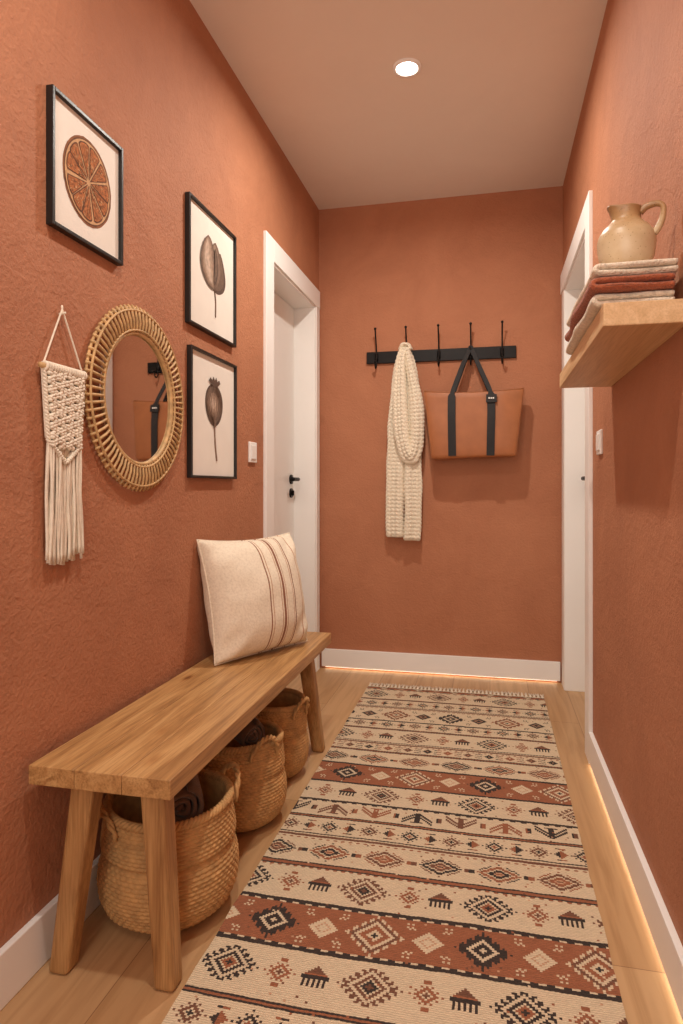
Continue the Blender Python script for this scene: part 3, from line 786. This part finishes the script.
for sd in (-1, 1):
    mb = MB(); yb_ = bcy+sd*.067
    def strip(path, w):
        P = []
        for a, b in zip(path, path[1:]):
            a = Vector(a); b = Vector(b)
            for q in range(8): P.append(a+(b-a)*q/8)
        P.append(Vector(path[-1]))
        for it in range(3): P = [P[0]]+[(P[i-1]+P[i]*2+P[i+1])/4 for i in range(1, len(P)-1)]+[P[-1]]
        o = len(mb.v); m = len(P)
        for i, p in enumerate(P):
            t = (P[min(i+1, m-1)]-P[max(i-1, 0)]).normalized(); W = t.cross(Vector((0, 1, 0))).normalized()
            wl = w if p.z < bz1-.02 else w*.55
            for q, r in ((-1, -1), (1, -1), (1, 1), (-1, 1)): mb.v.append(p+W*q*wl/2+Vector((0, r*.0022, 0)))
        for i in range(m-1):
            for k in range(4): mb.face((o+i*4+k, o+i*4+(k+1) % 4, o+(i+1)*4+(k+1) % 4, o+(i+1)*4+k))
        mb.face((o, o+1, o+2, o+3)); k = o+(m-1)*4; mb.face((k, k+1, k+2, k+3))
    yt = bcy+sd*.045; yh = YB-.062+sd*.010
    strip([(bcx-.106, yb_, bz0+.010), (bcx-.108, yb_, bz0+.12), (bcx-.110, yb_-sd*.004, bz0+.22), (bcx-.110, yt, bz1-.02), (-.145, (yt+yh)/2, 1.67), (hx-.008, yh, 1.765+sd*.004), (hx, yh, 1.780+sd*.004),
           (hx+.008, yh, 1.765+sd*.004), (-.056, (yt+yh)/2, 1.67), (bcx+.092, yt, bz1-.02), (bcx+.092, yb_-sd*.004, bz0+.22), (bcx+.090, yb_, bz0+.12), (bcx+.088, yb_, bz0+.010)], .040)
    make('strap', mb, M_strap, parent=e)
mb = MB(); ly = bcy-.051
mb.hexa([(-.020, ly-.012, 1.470), (.034, ly-.012, 1.470), (.034, ly-.004, 1.470), (-.020, ly-.004, 1.470)], [(-.020, ly-.004, 1.512), (.034, ly-.004, 1.512), (.034, ly+.004, 1.512), (-.020, ly+.004, 1.512)])
make('label_patch', mb, M_strap, parent=e)
mb = MB()
for k in range(3): mb.box(-.008+k*.0105, -.001+k*.0105, ly-.0115, ly-.007, 1.488, 1.495)
make('label_mark', mb, M_white, parent=e)

# ------------------------------------------------------------------ wall shelf + contents
SZ = 1.396
mb = MB(); mb.box(.218, XR, 1.365, 2.193, SZ-.046, SZ)
finish(make('wall_shelf', mb, M_shelf, origin=(.29, 1.743, SZ-.046), bevel=.002), 'thick light oak floating shelf holding towels and a jug', 'shelf')
def towel(x0, x1, y0, y1, z0, h, mat, lab, layers=2, sd=0, rot=0.):
    mb = MB(); path = []; rr = h/layers/2
    zc = [z0+rr+2*rr*k for k in range(layers)]
    for k in range(layers):
        xs = [x0+rr+(x1-x0-2*rr)*q/24 for q in range(25)]
        if k % 2 == 0: xs = xs[::-1]
        path += [(x, zc[k]) for x in xs]
        if k < layers-1:
            sgn = -1 if k % 2 == 0 else 1; xe = xs[-1]
            path += [(xe+sgn*rr*1.7*sin(a), (zc[k]+zc[k+1])/2-rr*cos(a)) for a in [pi*q/10 for q in range(1, 10)]]
    m = len(path); ny_ = 90; th = rr*.99
    nor = []
    for i in range(m):
        a, b = path[max(i-1, 0)], path[min(i+1, m-1)]; d = Vector((b[0]-a[0], b[1]-a[1])).normalized(); nor.append((-d.y, d.x))
    cxx, cyy = (x0+x1)/2, (y0+y1)/2
    def pt(i, j):
        s = -1 if i < m else 1; k = i if i < m else 2*m-1-i
        v = j/(ny_-1); v = .5-.5*cos(pi*v); y = y0+(y1-y0)*v
        endr = sqrt(max(0, 1-(1-min(1., min(v, 1-v)*(y1-y0)/.013))**2))
        tth = th*(.08+.92*endr)*(1-.10*abs(sin(k*.9))*abs(sin(y*260)))
        ex = .010*noise.noise(Vector((k*.08, z0*90, 3+sd)))*(1-2*v)
        xo = .008*noise.noise(Vector((y*7, z0*80, 7+sd)))*(1 if path[k][0] < cxx else .2)
        X = path[k][0]+nor[k][0]*s*tth+xo; Y = y+ex
        X2 = min(cxx+(X-cxx)+(Y-cyy)*rot, XR-.002)
        return (X2, Y, path[k][1]+nor[k][1]*s*tth)
    o = mb.grid(pt, 2*m, ny_, wu=True)
    mb.face([o+i for i in range(2*m)]); mb.face([o+(ny_-1)*2*m+i for i in range(2*m)])
    finish(make('towel', mb, mat, origin=((x0+x1)/2, (y0+y1)/2, z0), smooth=True), lab, 'towel', group='folded towels on the shelf')
zt = SZ+.0006
for i_, (x0, x1, y0, y1, h, mt, lb, rt) in enumerate([
        (.214, .362, 1.395, 1.90, .028, M_twcream, 'thick folded cream knitted towel at the bottom of the stack', 0),
        (.206, .362, 1.378, 1.87, .030, M_twrust, 'thick folded rust knitted towel in the middle of the stack', .01),
        (.210, .362, 1.383, 1.82, .027, M_twcream, 'thick folded cream knitted towel on top under the jug', -.01)]):
    towel(x0, x1, y0, y1, zt, h, mt, lb, sd=i_*3.3, rot=rt); zt += h+.0002
jx, jy = .281, 1.475
e = empty('jug', (jx, jy, zt), 'mottled cream stoneware jug with a handle standing on folded towels', 'jug')
mb = MB()
prof = [(.0001, 0), (.037, 0), (.041, .003), (.048, .016), (.0545, .036), (.0575, .055), (.0580, .068), (.0550, .082), (.046, .096), (.035, .106), (.0295, .113), (.0285, .122), (.0295, .131), (.0310, .137), (.0295, .1385), (.027, .133), (.025, .122), (.026, .112), (.044, .090), (.051, .068), (.047, .03), (.0001, .008)]
nn_ = 64
PP = []
for a, b in zip(prof, prof[1:]):
    for q in range(3): PP.append((a[0]+(b[0]-a[0])*q/3, a[1]+(b[1]-a[1])*q/3))
PP.append(prof[-1])
def jug(i, j):
    a = 2*pi*i/nn_; r, z = PP[j]
    sp = max(0, cos(a-math.radians(200)))**8*max(0, (z-.112)/.026)*.011 if z > .112 else 0
    return (jx+(r+sp)*cos(a), jy+(r+sp)*sin(a), zt+z+sp*.35)
mb.grid(jug, nn_, len(PP), wu=True)
make('jug_body', mb, M_ceramic, parent=e, smooth=True)
mb = MB(); ha = math.radians(-22)
hp = [(.027, .126), (.040, .135), (.060, .136), (.071, .127), (.070, .106), (.063, .088), (.054, .076)]
P = spline([(jx+r*cos(ha), jy+r*sin(ha), zt+z) for r, z in hp], 36)
mb.tube(P, [.0066+.001*cos(i/35*2*pi) for i in range(36)], 10)
make('handle', mb, M_ceramic, parent=e, smooth=True)

# ------------------------------------------------------------------ world + camera
w = bpy.data.worlds.new('World'); S.world = w; w.use_nodes = True
w.node_tree.nodes['Background'].inputs[0].default_value = (.9, .75, .62, 1); w.node_tree.nodes['Background'].inputs[1].default_value = .1
cam = bpy.data.cameras.new('Camera'); co = bpy.data.objects.new('Camera', cam); COL.objects.link(co)
co.location = (0, 0, 1.033); co.rotation_euler = (pi/2, 0, math.atan(.2285))
cam.sensor_fit = 'HORIZONTAL'; cam.sensor_width = 36; cam.lens = 650/683*36; cam.shift_y = -25/683; cam.clip_start = .02
S.camera = co
